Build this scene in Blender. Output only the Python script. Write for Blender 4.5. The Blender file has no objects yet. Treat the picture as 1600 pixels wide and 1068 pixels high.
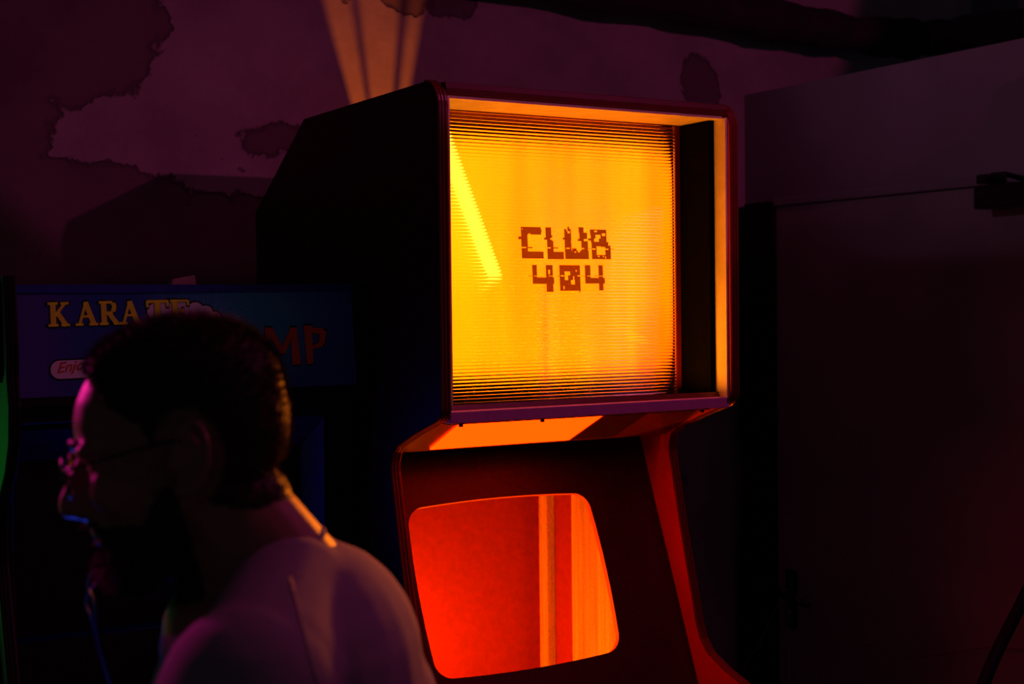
import bpy, bmesh, math, random
import numpy as np
from mathutils import Vector, Matrix

random.seed(7); rng = np.random.default_rng(7)
scene = bpy.context.scene
COL = scene.collection

# ------------------------------------------------------------------ camera, world, lights, exposure
cam_d = bpy.data.cameras.new('camera'); cam = bpy.data.objects.new('camera', cam_d); COL.objects.link(cam)
cam_d.sensor_width = 36.0; cam_d.lens = 2200/1600*36.0; cam_d.clip_start = 0.05
_yaw, _pit, _rol = math.radians(31), math.radians(-1.4), 0.011
_fw = Vector((math.sin(_yaw)*math.cos(_pit), math.cos(_yaw)*math.cos(_pit), math.sin(_pit)))
_r0 = Vector((math.cos(_yaw), -math.sin(_yaw), 0)); _u0 = _r0.cross(_fw)
_R = math.cos(_rol)*_r0 - math.sin(_rol)*_u0; _U = math.sin(_rol)*_r0 + math.cos(_rol)*_u0
cam.matrix_world = Matrix(((_R.x, _U.x, -_fw.x, 0), (_R.y, _U.y, -_fw.y, 0), (_R.z, _U.z, -_fw.z, 1.75), (0, 0, 0, 1)))
cam_d.dof.use_dof = True; cam_d.dof.focus_distance = 2.55; cam_d.dof.aperture_fstop = 4.5
scene.camera = cam

world = bpy.data.worlds.new('world'); scene.world = world; world.use_nodes = True
wb = world.node_tree.nodes['Background']; wb.inputs['Color'].default_value = (0.75, 0.62, 1.0, 1); wb.inputs['Strength'].default_value = 0.019

scene.view_settings.view_transform = 'Standard'; scene.view_settings.look = 'None'
scene.view_settings.gamma = 1.0; scene.view_settings.use_curve_mapping = False; scene.view_settings.exposure = 0.0

def lamp(name, kind, loc, energy, color, target=None, **kw):
    d = bpy.data.lights.new(name, kind); d.energy = energy; d.color = color
    for k, v in kw.items(): setattr(d, k, v)
    o = bpy.data.objects.new(name, d); COL.objects.link(o); o.location = loc
    if target is not None:
        o.rotation_euler = (Vector(target)-Vector(loc)).to_track_quat('-Z', 'Y').to_euler()
    return o
# magenta and violet club lights of the room, high above
lamp('magenta_spot', 'SPOT', (2.3, -1.2, 2.75), 52, (1.0, 0.09, 0.39), (1.75, 3.15, 2.98), spot_size=math.radians(38), spot_blend=0.12, shadow_soft_size=0.02)
lamp('violet_wash', 'AREA', (2.2, 1.25, 3.15), 3.0, (1.0, 0.09, 0.42), (0.9, 1.5, 1.4), shape='DISK', size=0.8, spread=math.radians(110))
lamp('pink_fill', 'SPOT', (-1.3, 2.6, 3.15), 22, (1.0, 0.36, 0.70), (2.685, 2.30, 2.58), spot_size=math.radians(25), spot_blend=0.9, shadow_soft_size=0.1)  # unseen fill added to brighten the right partition
lamp('blue_glow', 'SPOT', (0.36, 2.06, 1.12), 4.5, (0.02, 0.07, 1.0), (0.32, 1.40, 1.53), spot_size=math.radians(26), spot_blend=0.5, shadow_soft_size=0.03)  # unseen spot added for the blue on his nose and cable
lamp('pink_rim', 'SPOT', (-0.12, 2.92, 2.06), 55.0, (1.0, 0.02, 0.35), (0.31, 1.38, 1.64), spot_size=math.radians(17), spot_blend=0.6, shadow_soft_size=0.05)  # unseen rim lamp added for the pink on his forehead

# unseen spot added in the cabinet's head for the man's amber rim
lamp('amber_rim', 'SPOT', (1.66, 2.115, 1.74), 55, (1.0, 0.20, 0.006), (0.53, 1.25, 1.52), spot_size=math.radians(24), spot_blend=1.0, shadow_soft_size=0.06)

# ------------------------------------------------------------------ helpers
def tag(o, label=None, cat=None, group=None, kind=None):
    if label: o['label'] = label
    if cat: o['category'] = cat
    if group: o['group'] = group
    if kind: o['kind'] = kind
    return o
def empty(name, loc):
    o = bpy.data.objects.new(name, None); COL.objects.link(o); o.location = loc; o.empty_display_size = 0.1
    return o
def obj(name, verts, faces, mat, parent=None, smooth=False):
    """mesh from world coordinates, kept where it is under its parent"""
    me = bpy.data.meshes.new(name); me.from_pydata([tuple(v) for v in verts], [], faces); me.update()
    bm = bmesh.new(); bm.from_mesh(me); bmesh.ops.recalc_face_normals(bm, faces=bm.faces); bm.to_mesh(me); bm.free()
    return link(name, me, mat, parent, smooth)
def link(name, me, mat, parent=None, smooth=False):
    o = bpy.data.objects.new(name, me); COL.objects.link(o)
    if mat is not None: me.materials.append(mat)
    if smooth:
        for p in me.polygons: p.use_smooth = True
    if parent is not None:
        o.parent = parent; w = parent_world(parent); o.matrix_parent_inverse = w.inverted()
    return o
def parent_world(p):
    m = p.matrix_basis.copy()
    if p.parent: m = parent_world(p.parent) @ p.matrix_parent_inverse @ m
    return m
def bevel(o, w, seg=2, ang=40):
    m = o.modifiers.new('bevel', 'BEVEL'); m.width = w; m.segments = seg; m.limit_method = 'ANGLE'; m.angle_limit = math.radians(ang)
    return o
class MB:
    def __init__(s): s.v = []; s.f = []
    def add(s, v, f):
        n = len(s.v); s.v += [tuple(p) for p in v]; s.f += [tuple(i+n for i in q) for q in f]; return s
    def box(s, x0, x1, y0, y1, z0, z1):
        v = [(x, y, z) for x in (x0, x1) for y in (y0, y1) for z in (z0, z1)]
        return s.add(v, [(0,1,3,2),(4,6,7,5),(0,4,5,1),(2,3,7,6),(0,2,6,4),(1,5,7,3)])
    def hexa(s, a, b):           # two quads of four points each
        v = list(a)+list(b)
        return s.add(v, [(3,2,1,0),(4,5,6,7),(0,1,5,4),(1,2,6,5),(2,3,7,6),(3,0,4,7)])
    def prism(s, prof, x0, x1):  # (y, z) profile swept along X
        n = len(prof); v = [(x0, y, z) for y, z in prof]+[(x1, y, z) for y, z in prof]
        return s.add(v, [tuple(range(n)), tuple(range(2*n-1, n-1, -1))]+[(i, (i+1) % n, n+(i+1) % n, n+i) for i in range(n)])
    def tube(s, pts, r, seg=10, cap=True):
        pts = [Vector(p) for p in pts]; rs = r if isinstance(r, (list, tuple)) else [r]*len(pts)
        t0 = (pts[1]-pts[0]).normalized(); up = Vector((0, 0, 1)) if abs(t0.z) < 0.9 else Vector((1, 0, 0))
        nrm = t0.cross(up).normalized(); v = []
        for i, p in enumerate(pts):
            t = ((pts[min(i+1, len(pts)-1)]-pts[max(i-1, 0)])).normalized()
            nrm = (nrm - t*nrm.dot(t)).normalized(); b = t.cross(nrm)
            v += [p+(nrm*math.cos(2*math.pi*k/seg)+b*math.sin(2*math.pi*k/seg))*rs[i] for k in range(seg)]
        f = [(i*seg+k, i*seg+(k+1) % seg, (i+1)*seg+(k+1) % seg, (i+1)*seg+k) for i in range(len(pts)-1) for k in range(seg)]
        if cap: f += [tuple(range(seg-1, -1, -1)), tuple((len(pts)-1)*seg+k for k in range(seg))]
        return s.add(v, f)
    def cyl(s, a, b, r, seg=16): return s.tube([a, b], r, seg)
    def ell(s, c, r, M=None, nu=20, nv=12):
        v = []
        for j in range(nv+1):
            th = math.pi*j/nv
            for i in range(nu):
                ph = 2*math.pi*i/nu
                p = Vector((math.sin(th)*math.cos(ph)*r[0], math.sin(th)*math.sin(ph)*r[1], math.cos(th)*r[2]))
                if M is not None: p = M @ p
                v.append(p+Vector(c))
        f = [(j*nu+i, j*nu+(i+1) % nu, (j+1)*nu+(i+1) % nu, (j+1)*nu+i) for j in range(nv) for i in range(nu)]
        return s.add(v, f)
    def cap(s, a, b, ra, rb, seg=16):   # tapered capsule
        a, b = Vector(a), Vector(b); n = 6
        s.ell(a, (ra,)*3, nu=seg, nv=10); s.ell(b, (rb,)*3, nu=seg, nv=10)
        return s.tube([a.lerp(b, i/n) for i in range(n+1)], [ra+(rb-ra)*i/n for i in range(n+1)], seg)
    def build(s, name, mat, parent=None, smooth=False): return obj(name, s.v, s.f, mat, parent, smooth)
def box(name, mat, parent, *b): return MB().box(*b).build(name, mat, parent)

# ------------------------------------------------------------------ materials
def mat(name, color, rough=0.6, metal=0.0, spec=0.5, noise=0.0, nscale=30, bump=0.0, emit=None, estr=1.0, coat=0.0):
    m = bpy.data.materials.new(name); m.use_nodes = True; nt = m.node_tree; b = nt.nodes['Principled BSDF']
    b.inputs['Base Color'].default_value = (*color, 1); b.inputs['Roughness'].default_value = rough
    b.inputs['Metallic'].default_value = metal; b.inputs['Specular IOR Level'].default_value = spec; b.inputs['Coat Weight'].default_value = coat
    if emit: b.inputs['Emission Color'].default_value = (*emit, 1); b.inputs['Emission Strength'].default_value = estr
    if noise or bump:
        tc = nt.nodes.new('ShaderNodeTexCoord'); n = nt.nodes.new('ShaderNodeTexNoise'); n.inputs['Scale'].default_value = nscale; n.inputs['Detail'].default_value = 6
        nt.links.new(tc.outputs['Object'], n.inputs['Vector'])
        if noise:
            r = nt.nodes.new('ShaderNodeMapRange'); r.inputs[1].default_value = 0.3; r.inputs[2].default_value = 0.7; r.inputs[3].default_value = 1-noise; r.inputs[4].default_value = 1+noise
            mx = nt.nodes.new('ShaderNodeMix'); mx.data_type = 'RGBA'; mx.blend_type = 'MULTIPLY'; mx.inputs[0].default_value = 1
            mx.inputs[6].default_value = (*color, 1); nt.links.new(n.outputs['Fac'], r.inputs[0]); nt.links.new(r.outputs[0], mx.inputs[7]); nt.links.new(mx.outputs[2], b.inputs['Base Color'])
        if bump:
            bp = nt.nodes.new('ShaderNodeBump'); bp.inputs['Strength'].default_value = bump; bp.inputs['Distance'].default_value = 0.002
            nt.links.new(n.outputs['Fac'], bp.inputs['Height']); nt.links.new(bp.outputs['Normal'], b.inputs['Normal'])
    return m
class NG:      # small helper for node expressions
    def __init__(s, m): s.nt = m.node_tree; s.tc = s.nt.nodes.new('ShaderNodeTexCoord'); s.sep = s.nt.nodes.new('ShaderNodeSeparateXYZ'); s.nt.links.new(s.tc.outputs['Object'], s.sep.inputs[0])
    def put(s, sock, v):
        if isinstance(v, (int, float)): sock.default_value = v
        else: s.nt.links.new(v, sock)
    def m(s, op, a, b=0.0, c=0.0):
        n = s.nt.nodes.new('ShaderNodeMath'); n.operation = op; s.put(n.inputs[0], a); s.put(n.inputs[1], b); s.put(n.inputs[2], c); return n.outputs[0]
    def noise(s, scale, stretch=(1, 1, 1), detail=4, rough=0.5):
        mp = s.nt.nodes.new('ShaderNodeMapping'); mp.inputs['Scale'].default_value = stretch; s.nt.links.new(s.tc.outputs['Object'], mp.inputs[0])
        n = s.nt.nodes.new('ShaderNodeTexNoise'); n.inputs['Scale'].default_value = scale; n.inputs['Detail'].default_value = detail; n.inputs['Roughness'].default_value = rough
        s.nt.links.new(mp.outputs[0], n.inputs[0]); return n.outputs['Fac']
    def step(s, v, lo, hi, a=0.0, b=1.0):
        n = s.nt.nodes.new('ShaderNodeMapRange'); n.interpolation_type = 'SMOOTHSTEP'; s.put(n.inputs[0], v)
        for i, q in enumerate((lo, hi, a, b)): n.inputs[1+i].default_value = q
        return n.outputs[0]
    def mix(s, f, a, b):
        n = s.nt.nodes.new('ShaderNodeMix'); n.data_type = 'RGBA'; s.put(n.inputs[0], f)
        for k, q in ((6, a), (7, b)):
            if isinstance(q, tuple): n.inputs[k].default_value = (*q, 1)
            else: s.nt.links.new(q, n.inputs[k])
        return n.outputs[2]
    def bump(s, h, strength, dist):
        n = s.nt.nodes.new('ShaderNodeBump'); n.inputs['Strength'].default_value = strength; n.inputs['Distance'].default_value = dist; s.nt.links.new(h, n.inputs['Height']); return n.outputs['Normal']

def wall_material():
    m = mat('peeling_plaster', (0.4, 0.36, 0.35), 0.9, spec=0.15); g = NG(m); b = m.node_tree.nodes['Principled BSDF']
    x, z = g.sep.outputs[0], g.sep.outputs[2]
    wob = g.m('ADD', g.m('MULTIPLY', g.noise(5, detail=8, rough=0.62), 1.5), -0.75)
    wob = g.m('ADD', wob, g.m('MULTIPLY_ADD', g.noise(22, detail=3), 0.25, -0.125))
    d = None   # peeled patches and one painted shade: centre x, z and radii
    for cx, cz, rx, rz in ((0.72, 2.38, 0.27, 0.17), (0.56, 2.16, 0.18, 0.16), (2.53, 2.38, 0.07, 0.09), (1.60, 2.53, 0.07, 0.05), (1.43, 2.53, 0.03, 0.035),
                           (1.73, 2.52, 0.09, 0.05), (0.75, 1.82, 0.62, 0.27), (1.22, 2.15, 0.06, 0.035), (3.75, 2.7, 0.15, 0.12)):  # widest one paints the dark below the magenta beam's edge
        q = g.m('SQRT', g.m('ADD', g.m('POWER', g.m('DIVIDE', g.m('SUBTRACT', x, cx), rx), 2.0), g.m('POWER', g.m('DIVIDE', g.m('SUBTRACT', z, cz), rz), 2.0)))
        q = g.m('MULTIPLY', g.m('SUBTRACT', q, 1.0), min(rx, rz)/0.14)
        d = q if d is None else g.m('MINIMUM', d, q)
    d = g.m('ADD', d, wob)
    patch = g.step(d, -0.03, 0.03, 1, 0)
    edge = g.m('MULTIPLY', g.step(d, -0.10, -0.01, 0, 1), g.step(d, 0.0, 0.05, 1, 0))
    chips = g.step(g.noise(16, detail=5, rough=0.55), 0.69, 0.72)
    stain = g.step(g.noise(3.2, detail=6, rough=0.6), 0.3, 0.75, 0.72, 1.1)
    base = g.mix(patch, (0.42, 0.38, 0.38), (0.20, 0.17, 0.165))
    base = g.mix(g.m('MULTIPLY', edge, 0.4), base, (0.06, 0.05, 0.05))
    base = g.mix(g.m('MULTIPLY', chips, 0.7), base, (0.10, 0.08, 0.07))
    mul = m.node_tree.nodes.new('ShaderNodeMix'); mul.data_type = 'RGBA'; mul.blend_type = 'MULTIPLY'; mul.inputs[0].default_value = 1
    g.nt.links.new(base, mul.inputs[6]); g.nt.links.new(stain, mul.inputs[7]); g.nt.links.new(mul.outputs[2], b.inputs['Base Color'])
    h = g.m('SUBTRACT', g.m('MULTIPLY', g.noise(90, detail=5), 0.35), patch)
    g.nt.links.new(g.bump(h, 0.7, 0.006), b.inputs['Normal'])
    return m
M_WALL = wall_material()
M_PART = mat('grey_painted_board', (0.36, 0.33, 0.37), 0.75, spec=0.25, noise=0.12, nscale=4, bump=0.15)
M_DOOR = mat('grey_door_paint', (0.42, 0.38, 0.39), 0.6, spec=0.3, noise=0.12, nscale=5, bump=0.1)
M_BLACK = mat('matt_black', (0.006, 0.005, 0.005), 0.7, spec=0.2, noise=0.3, nscale=40, bump=0.1)
M_SATIN = mat('satin_black', (0.012, 0.010, 0.010), 0.35, spec=0.4, noise=0.2, nscale=60)
M_FLOOR = mat('dark_concrete', (0.05, 0.045, 0.045), 0.7, noise=0.3, nscale=6, bump=0.3)
M_PIPE = mat('lagged_pipe', (0.022, 0.018, 0.02), 0.85, noise=0.4, nscale=14, bump=1.0)
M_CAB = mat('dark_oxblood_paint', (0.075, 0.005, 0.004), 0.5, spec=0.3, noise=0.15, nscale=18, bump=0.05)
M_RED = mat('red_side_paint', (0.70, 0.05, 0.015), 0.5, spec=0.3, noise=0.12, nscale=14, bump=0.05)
M_TRIM = mat('oxblood_edge_trim', (0.17, 0.012, 0.008), 0.22, spec=0.6, noise=0.1, nscale=30)
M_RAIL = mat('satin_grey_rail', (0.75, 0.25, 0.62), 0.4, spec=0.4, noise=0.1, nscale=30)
M_STEEL = mat('worn_steel', (0.35, 0.33, 0.32), 0.35, metal=0.9, noise=0.2, nscale=50)

def glass_material():
    m = bpy.data.materials.new('ribbed_clear_acrylic'); m.use_nodes = True; nt = m.node_tree
    nt.nodes.remove(nt.nodes['Principled BSDF']); gl = nt.nodes.new('ShaderNodeBsdfGlass'); gl.inputs['IOR'].default_value = 1.47; gl.inputs['Roughness'].default_value = 0.015
    gl.inputs['Color'].default_value = (0.99, 0.98, 0.97, 1); nt.links.new(gl.outputs[0], nt.nodes['Material Output'].inputs[0]); return m
M_GLASS = glass_material()

def screen_material():      # backlit sheet: tubes behind it leave soft upright streaks
    m = bpy.data.materials.new('backlit_amber_sheet'); m.use_nodes = True; g = NG(m); nt = m.node_tree; b = nt.nodes['Principled BSDF']
    b.inputs['Base Color'].default_value = (0.5, 0.2, 0.02, 1); b.inputs['Roughness'].default_value = 0.4
    x, z = g.sep.outputs[0], g.sep.outputs[2]
    st = g.noise(9, (1, 1, 0.07), 3, 0.6); st2 = g.noise(30, (1, 1, 0.05), 2, 0.5)
    s = g.m('ADD', g.m('MULTIPLY', g.step(st, 0.3, 0.7), 0.65), g.m('MULTIPLY', st2, 0.35))
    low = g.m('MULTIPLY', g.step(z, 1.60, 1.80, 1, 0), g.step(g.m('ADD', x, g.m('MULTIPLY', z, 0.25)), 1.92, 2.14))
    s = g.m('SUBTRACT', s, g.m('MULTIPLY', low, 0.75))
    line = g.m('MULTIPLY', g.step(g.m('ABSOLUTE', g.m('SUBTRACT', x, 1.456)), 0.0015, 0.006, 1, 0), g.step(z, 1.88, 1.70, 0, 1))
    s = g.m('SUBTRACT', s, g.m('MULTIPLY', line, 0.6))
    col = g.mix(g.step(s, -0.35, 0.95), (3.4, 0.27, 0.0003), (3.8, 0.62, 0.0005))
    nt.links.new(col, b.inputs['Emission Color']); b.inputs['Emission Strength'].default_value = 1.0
    return m
M_SCREEN = screen_material()
M_LETTER = bpy.data.materials.new('brown_tinted_film'); M_LETTER.use_nodes = True
_n = M_LETTER.node_tree; _n.nodes.remove(_n.nodes['Principled BSDF']); _t = _n.nodes.new('ShaderNodeBsdfTransparent'); _t.inputs['Color'].default_value = (0.34, 0.28, 0.2, 1); _n.links.new(_t.outputs[0], _n.nodes['Material Output'].inputs[0])
M_STREAK = mat('glowing_reflection', (0.8, 0.7, 0.4), 0.4, emit=(2.6, 1.15, 0.06), estr=1.15)
M_WINDOW = mat('backlit_orange_diffuser', (0.5, 0.15, 0.03), 0.35, emit=(8.0, 0.14, 0.001), estr=1.0)
M_UNDER = mat('dark_red_gloss_panel', (0.16, 0.025, 0.012), 0.28, spec=0.4, noise=0.2, nscale=40)
M_BEZEL = mat('black_bezel_board', (0.040, 0.003, 0.003), 0.55, spec=0.3, noise=0.25, nscale=90, bump=0.05)
def cavity_material(name, col, rough, grain, amp=1.0):
    m = mat(name, col, rough, spec=0.3); g = NG(m); b = m.node_tree.nodes['Principled BSDF']
    n = g.noise(22, grain, 7, 0.65); n2 = g.noise(160, (1, 1, 1), 2)
    k = g.m('ADD', g.step(n, 0.3, 0.72, 1-0.45*amp, 1+0.15*amp), g.m('MULTIPLY_ADD', n2, 0.5*amp, -0.25*amp))
    mul = m.node_tree.nodes.new('ShaderNodeMix'); mul.data_type = 'RGBA'; mul.blend_type = 'MULTIPLY'; mul.inputs[0].default_value = 1; mul.inputs[6].default_value = (*col, 1)
    g.nt.links.new(k, mul.inputs[7]); g.nt.links.new(mul.outputs[2], b.inputs['Base Color']); return m
M_BACKB = cavity_material('red_hardboard', (0.42, 0.040, 0.012), 0.8, (3, 3, 3), 0.35)
M_WOOD = cavity_material('raw_plywood', (0.95, 0.78, 0.35), 0.7, (1.0, 2.2, 0.08))

# ------------------------------------------------------------------ the setting
tag(box('floor', M_FLOOR, None, -3.0, 5.0, -2.5, 3.25, -0.1, 0.0), kind='structure')
tag(box('ceiling', M_PART, None, -3.0, 5.0, -2.5, 3.25, 3.3, 3.4), kind='structure')
tag(box('wall_back', M_WALL, None, -3.0, 5.0, 3.15, 3.25, 0.0, 3.3), kind='structure')
wr = tag(box('wall_right', M_PART, None, 2.685, 2.785, -0.6, 3.15, 0.0, 2.355), kind='structure')
# door in the right wall, its dark jamb beside the corner
bm_j = MB()
zs = np.linspace(0, 2.036, 42)
for i in range(len(zs)-1):
    w0, w1 = [0.012*math.sin(z*9.1)+0.008*math.sin(z*23+1) for z in (zs[i], zs[i+1])]
    bm_j.hexa([(2.63, 2.978, zs[i]), (2.684, 2.978, zs[i]), (2.684, 3.149, zs[i]), (2.63, 3.118+w0-0.02*zs[i]/2, zs[i])],
              [(2.63, 2.978, zs[i+1]), (2.684, 2.978, zs[i+1]), (2.684, 3.149, zs[i+1]), (2.63, 3.118+w1-0.02*zs[i+1]/2, zs[i+1])])
tag(bm_j.build('trim_1', M_BLACK), kind='structure')
door = tag(bevel(box('door_1', M_DOOR, None, 2.645, 2.684, 2.03, 2.977, 0.008, 2.020), 0.004), kind='structure')
tag(bevel(box('trim_2', M_PART, None, 2.636, 2.684, 1.99, 2.977, 2.0215, 2.044), 0.004), kind='structure')
hp = bevel(MB().box(2.636, 2.646, 2.895, 2.935, 0.86, 1.02).build('handle_plate', M_SATIN, door), 0.003)
MB().tube([(2.640, 2.916, 0.965), (2.600, 2.916, 0.965), (2.588, 2.905, 0.964), (2.586, 2.87, 0.961), (2.588, 2.79, 0.950)], [0.009, 0.009, 0.010, 0.010, 0.008], 12).build('lever_handle', M_SATIN, door, True)
MB().cyl((2.637, 2.912, 0.905), (2.630, 2.912, 0.905), 0.008, 14).build('lock_cylinder', M_STEEL, door)

# door closer
dc = tag(empty('door_closer', (2.6, 2.2, 1.99)), 'black door closer box at the upper edge of the grey door', 'door closer')
bevel(box('closer_body', M_SATIN, dc, 2.585, 2.644, 2.05, 2.235, 1.964, 2.017), 0.004)
bevel(box('arm_bracket', M_SATIN, dc, 2.600, 2.635, 2.185, 2.240, 2.023, 2.044), 0.003)
MB().tube([(2.612, 2.215, 2.034), (2.55, 2.15, 2.034), (2.52, 2.09, 2.03)], 0.006, 8).build('arm', M_SATIN, dc)
MB().tube([(2.52, 2.09, 2.03), (2.60, 2.08, 2.016)], 0.006, 8).build('arm', M_SATIN, dc)

# lagged pipe along the back wall, turning forward behind the partition
def wavy(pts, n):
    out = []; P = [Vector(p) for p in pts]
    for i in range(len(P)-1):
        for k in range(n):
            t = k/n; p0, p1, p2, p3 = P[max(i-1, 0)], P[i], P[i+1], P[min(i+2, len(P)-1)]
            out.append(0.5*((2*p1)+(p2-p0)*t+(2*p0-5*p1+4*p2-p3)*t*t+(3*p1-p0-3*p2+p3)*t**3))
    return out+[P[-1]]
path = wavy([(-2.9, 3.06, 2.66), (0.5, 3.06, 2.63), (1.9, 3.06, 2.592), (2.6, 3.06, 2.562), (3.1, 3.055, 2.545), (3.32, 2.98, 2.55), (3.37, 2.7, 2.545), (3.37, 1.5, 2.56), (3.37, 0.2, 2.58)], 16)
rr = [0.056+0.004*math.sin(i*0.9)+0.004*math.sin(i*0.37+1)+random.uniform(-0.0025, 0.0025) for i in range(len(path))]
pipe = tag(empty('pipe', (2.0, 3.06, 2.59)), 'thick dark lagged pipe running along the wall under the ceiling', 'pipe')
MB().tube(path, rr, 18).build('lagging', M_PIPE, pipe, True)
for x, z in ((0.2, 2.637), (1.45, 2.605), (-1.6, 2.65)):
    MB().tube([(x, 3.06+0.068*math.cos(a), z+0.068*math.sin(a)) for a in np.linspace(0, 2*math.pi, 25)], 0.006, 6, False).build('clamp_ring', M_SATIN, pipe)
    MB().cyl((x, 3.127, z), (x, 3.1497, z), 0.007, 8).build('wall_bolt', M_SATIN, pipe)

# ------------------------------------------------------------------ the big amber cabinet
XL, XR, TH = 1.120, 1.771, 0.020
XI, XO = XL+TH, XR-TH
big = tag(empty('arcade_cabinet', (1.4455, 2.5, 0)), 'tall dark red arcade cabinet with glowing amber screen and lower red opening', 'arcade cabinet')
def arc(c, r, a0, a1, n=8):
    return [(c[0]+r*math.cos(math.radians(a0+(a1-a0)*i/n)), c[1]+r*math.sin(math.radians(a0+(a1-a0)*i/n))) for i in range(n+1)]
# front edge of the side panel from the top down, (y, z)
FRONT = arc((2.147, 2.090), 0.047, 90, 180, 8) + [(2.100, 1.85)] + arc((2.128, 1.585), 0.028, 180, 250, 6) \
    + [(2.20, 1.532)] + [(2.268, 1.506), (2.288, 1.492), (2.297, 1.474), (2.298, 1.455)] \
    + [(2.262, 1.30), (2.213, 1.115), (2.200, 1.085), (2.178, 1.062), (2.13, 1.040), (2.04, 1.012), (1.93, 0.985)] + arc((1.915, 0.955), 0.030, 75, 180, 5)
PROFILE = FRONT + [(1.885, 0.86), (2.07, 0.74), (2.07, 0.0), (2.955, 0.0), (2.955, 1.965), (2.675, 2.137)]
RING = FRONT + [(1.885, 0.86), (2.07, 0.74), (2.07, 0.02)]
def edge_strip(prof, x0, x1, over=0.0035):
    """ribbed plastic moulding pressed on the edge of a board"""
    mb = MB(); P = [Vector((y, z)) for y, z in prof]; N = []
    for i in range(len(P)):
        t = (P[min(i+1, len(P)-1)]-P[max(i-1, 0)]).normalized(); n = Vector((-t.y, t.x)); N.append(n)
    if sum((N[i].x for i in range(len(N)))) > 0: N = [-n for n in N]
    w = x1-x0; sec = [(0.0, 0.0), (0.0, 0.6), (0.12, 1.0), (0.27, 1.0), (0.33, 0.45), (0.40, 1.0), (0.60, 1.0), (0.67, 0.45), (0.73, 1.0), (0.88, 1.0), (1.0, 0.6), (1.0, 0.0)]
    k = len(sec); v = []; f = []
    for p, n in zip(P, N):
        for a, h in sec: q = p+n*(h*over); v.append((x0+a*w, q.x, q.y))
    for i in range(len(P)-1):
        for j in range(k-1): f.append((i*k+j, i*k+j+1, (i+1)*k+j+1, (i+1)*k+j))
    return mb.add(v, f)
for x0, x1 in ((XL, XI), (XO, XR)):
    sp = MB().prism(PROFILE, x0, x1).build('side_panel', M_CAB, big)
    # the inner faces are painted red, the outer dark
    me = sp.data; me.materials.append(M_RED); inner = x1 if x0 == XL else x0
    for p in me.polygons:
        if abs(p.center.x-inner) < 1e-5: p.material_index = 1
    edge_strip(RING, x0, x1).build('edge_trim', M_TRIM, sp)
box('top_panel', M_CAB, big, XI, XO, 2.110, 2.66, 2.112, 2.134)
tb = big.children[-1]
MB().prism([(2.112, 2.1135), (2.112, 2.132), (2.106, 2.132), (2.104, 2.123), (2.106, 2.1135)], XI, XO).build('edge_trim', M_CAB, tb)
box('back_panel', M_CAB, big, XI, XO, 2.935, 2.955, 0.0, 1.96)
# sloping rear hatch, three slots added and shaped to throw the wall splash
def slope(y): return 2.137-(y-2.675)*(2.137-1.965)/(2.955-2.675)
def hatch(x0, x1, y0, y1, x2=None, x3=None):
    x2 = x0 if x2 is None else x2; x3 = x1 if x3 is None else x3
    a = [(x0, y0, slope(y0)-0.02), (x1, y0, slope(y0)-0.02), (x3, y1, slope(y1)-0.02), (x2, y1, slope(y1)-0.02)]
    return a, [(p[0], p[1], p[2]+0.014) for p in a]
hb = MB(); ya, yb = 2.800, 2.892
hb.hexa(*hatch(XI, XO, 2.66, ya)); hb.hexa(*hatch(XI, XO, yb, 2.934))
hb.hexa(*hatch(XI, 1.455, ya, yb, XI, 1.483)); hb.hexa(*hatch(1.543, XO, ya, yb, 1.536, XO))
hb.build('rear_hatch', M_CAB, big)
MB().hexa(*hatch(1.4810, 1.4855, ya, yb, 1.499, 1.5015)).build('slot_bar', M_CAB, big)
MB().hexa(*hatch(1.5230, 1.5290, ya, yb, 1.5205, 1.5240)).build('slot_bar', M_CAB, big)

M_VELVET = mat('black_flock_liner', (0.0018, 0.0015, 0.0015), 0.95, spec=0.04, noise=0.3, nscale=60)
# head: black liner boards, ribbed sheet, mask, lit sheet, lettering
box('liner_board', M_VELVET, big, 1.733, XO-0.0005, 2.138, 2.30, 1.560, 2.106)
box('liner_board', M_VELVET, big, XI+0.0005, 1.160, 2.138, 2.30, 1.560, 2.106)
box('liner_board', M_VELVET, big, 1.1605, 1.7325, 2.140, 2.30, 1.548, 1.5595)
M_CREAM = mat('cream_inner_trim', (0.85, 0.78, 0.55), 0.5, spec=0.3, noise=0.12, nscale=25, bump=0.05)
box('inner_trim_board', M_CREAM, big, XO-0.006, XO-0.0005, 2.104, 2.1375, 1.562, 2.108)
box('inner_trim_board', M_CREAM, big, XI+0.0005, XI+0.006, 2.104, 2.1375, 1.580, 2.108)
box('inner_trim_board', M_CREAM, big, XI+0.0065, XO-0.0065, 2.112, 2.229, 2.1070, 2.1115)
box('sheet_retainer', M_TRIM, big, 1.7215, 1.7325, 2.229, 2.240, 1.560, 2.106)
box('sheet_retainer', M_SATIN, big, 1.1605, 1.7210, 2.224, 2.240, 1.560, 1.570)
gb = MB(); pitch, y_f, y_b, x0, x1 = 0.0062, 2.2345, 2.2385, 1.1605, 1.7210
nr = int((2.1065-1.571)/pitch); seg = 10; zz = [1.5715+pitch*i/seg for i in range(nr*seg+1)]
rad = pitch*0.515; front = [y_f-(math.sqrt(rad*rad-(((i % seg)/seg-0.5)*pitch)**2)-math.sqrt(rad*rad-pitch*pitch/4)) for i in range(len(zz))]
n = len(zz); v = []
for x in (x0, x1): v += [(x, y, z) for y, z in zip(front, zz)]
v += [(x0, y_b, zz[0]), (x0, y_b, zz[-1]), (x1, y_b, zz[0]), (x1, y_b, zz[-1])]
f = [(i, i+1, n+i+1, n+i) for i in range(n-1)]
b0 = 2*n; f += [(b0, b0+2, b0+3, b0+1), (0, n, b0+2, b0), (n-1, b0+1, b0+3, 2*n-1)]
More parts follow.
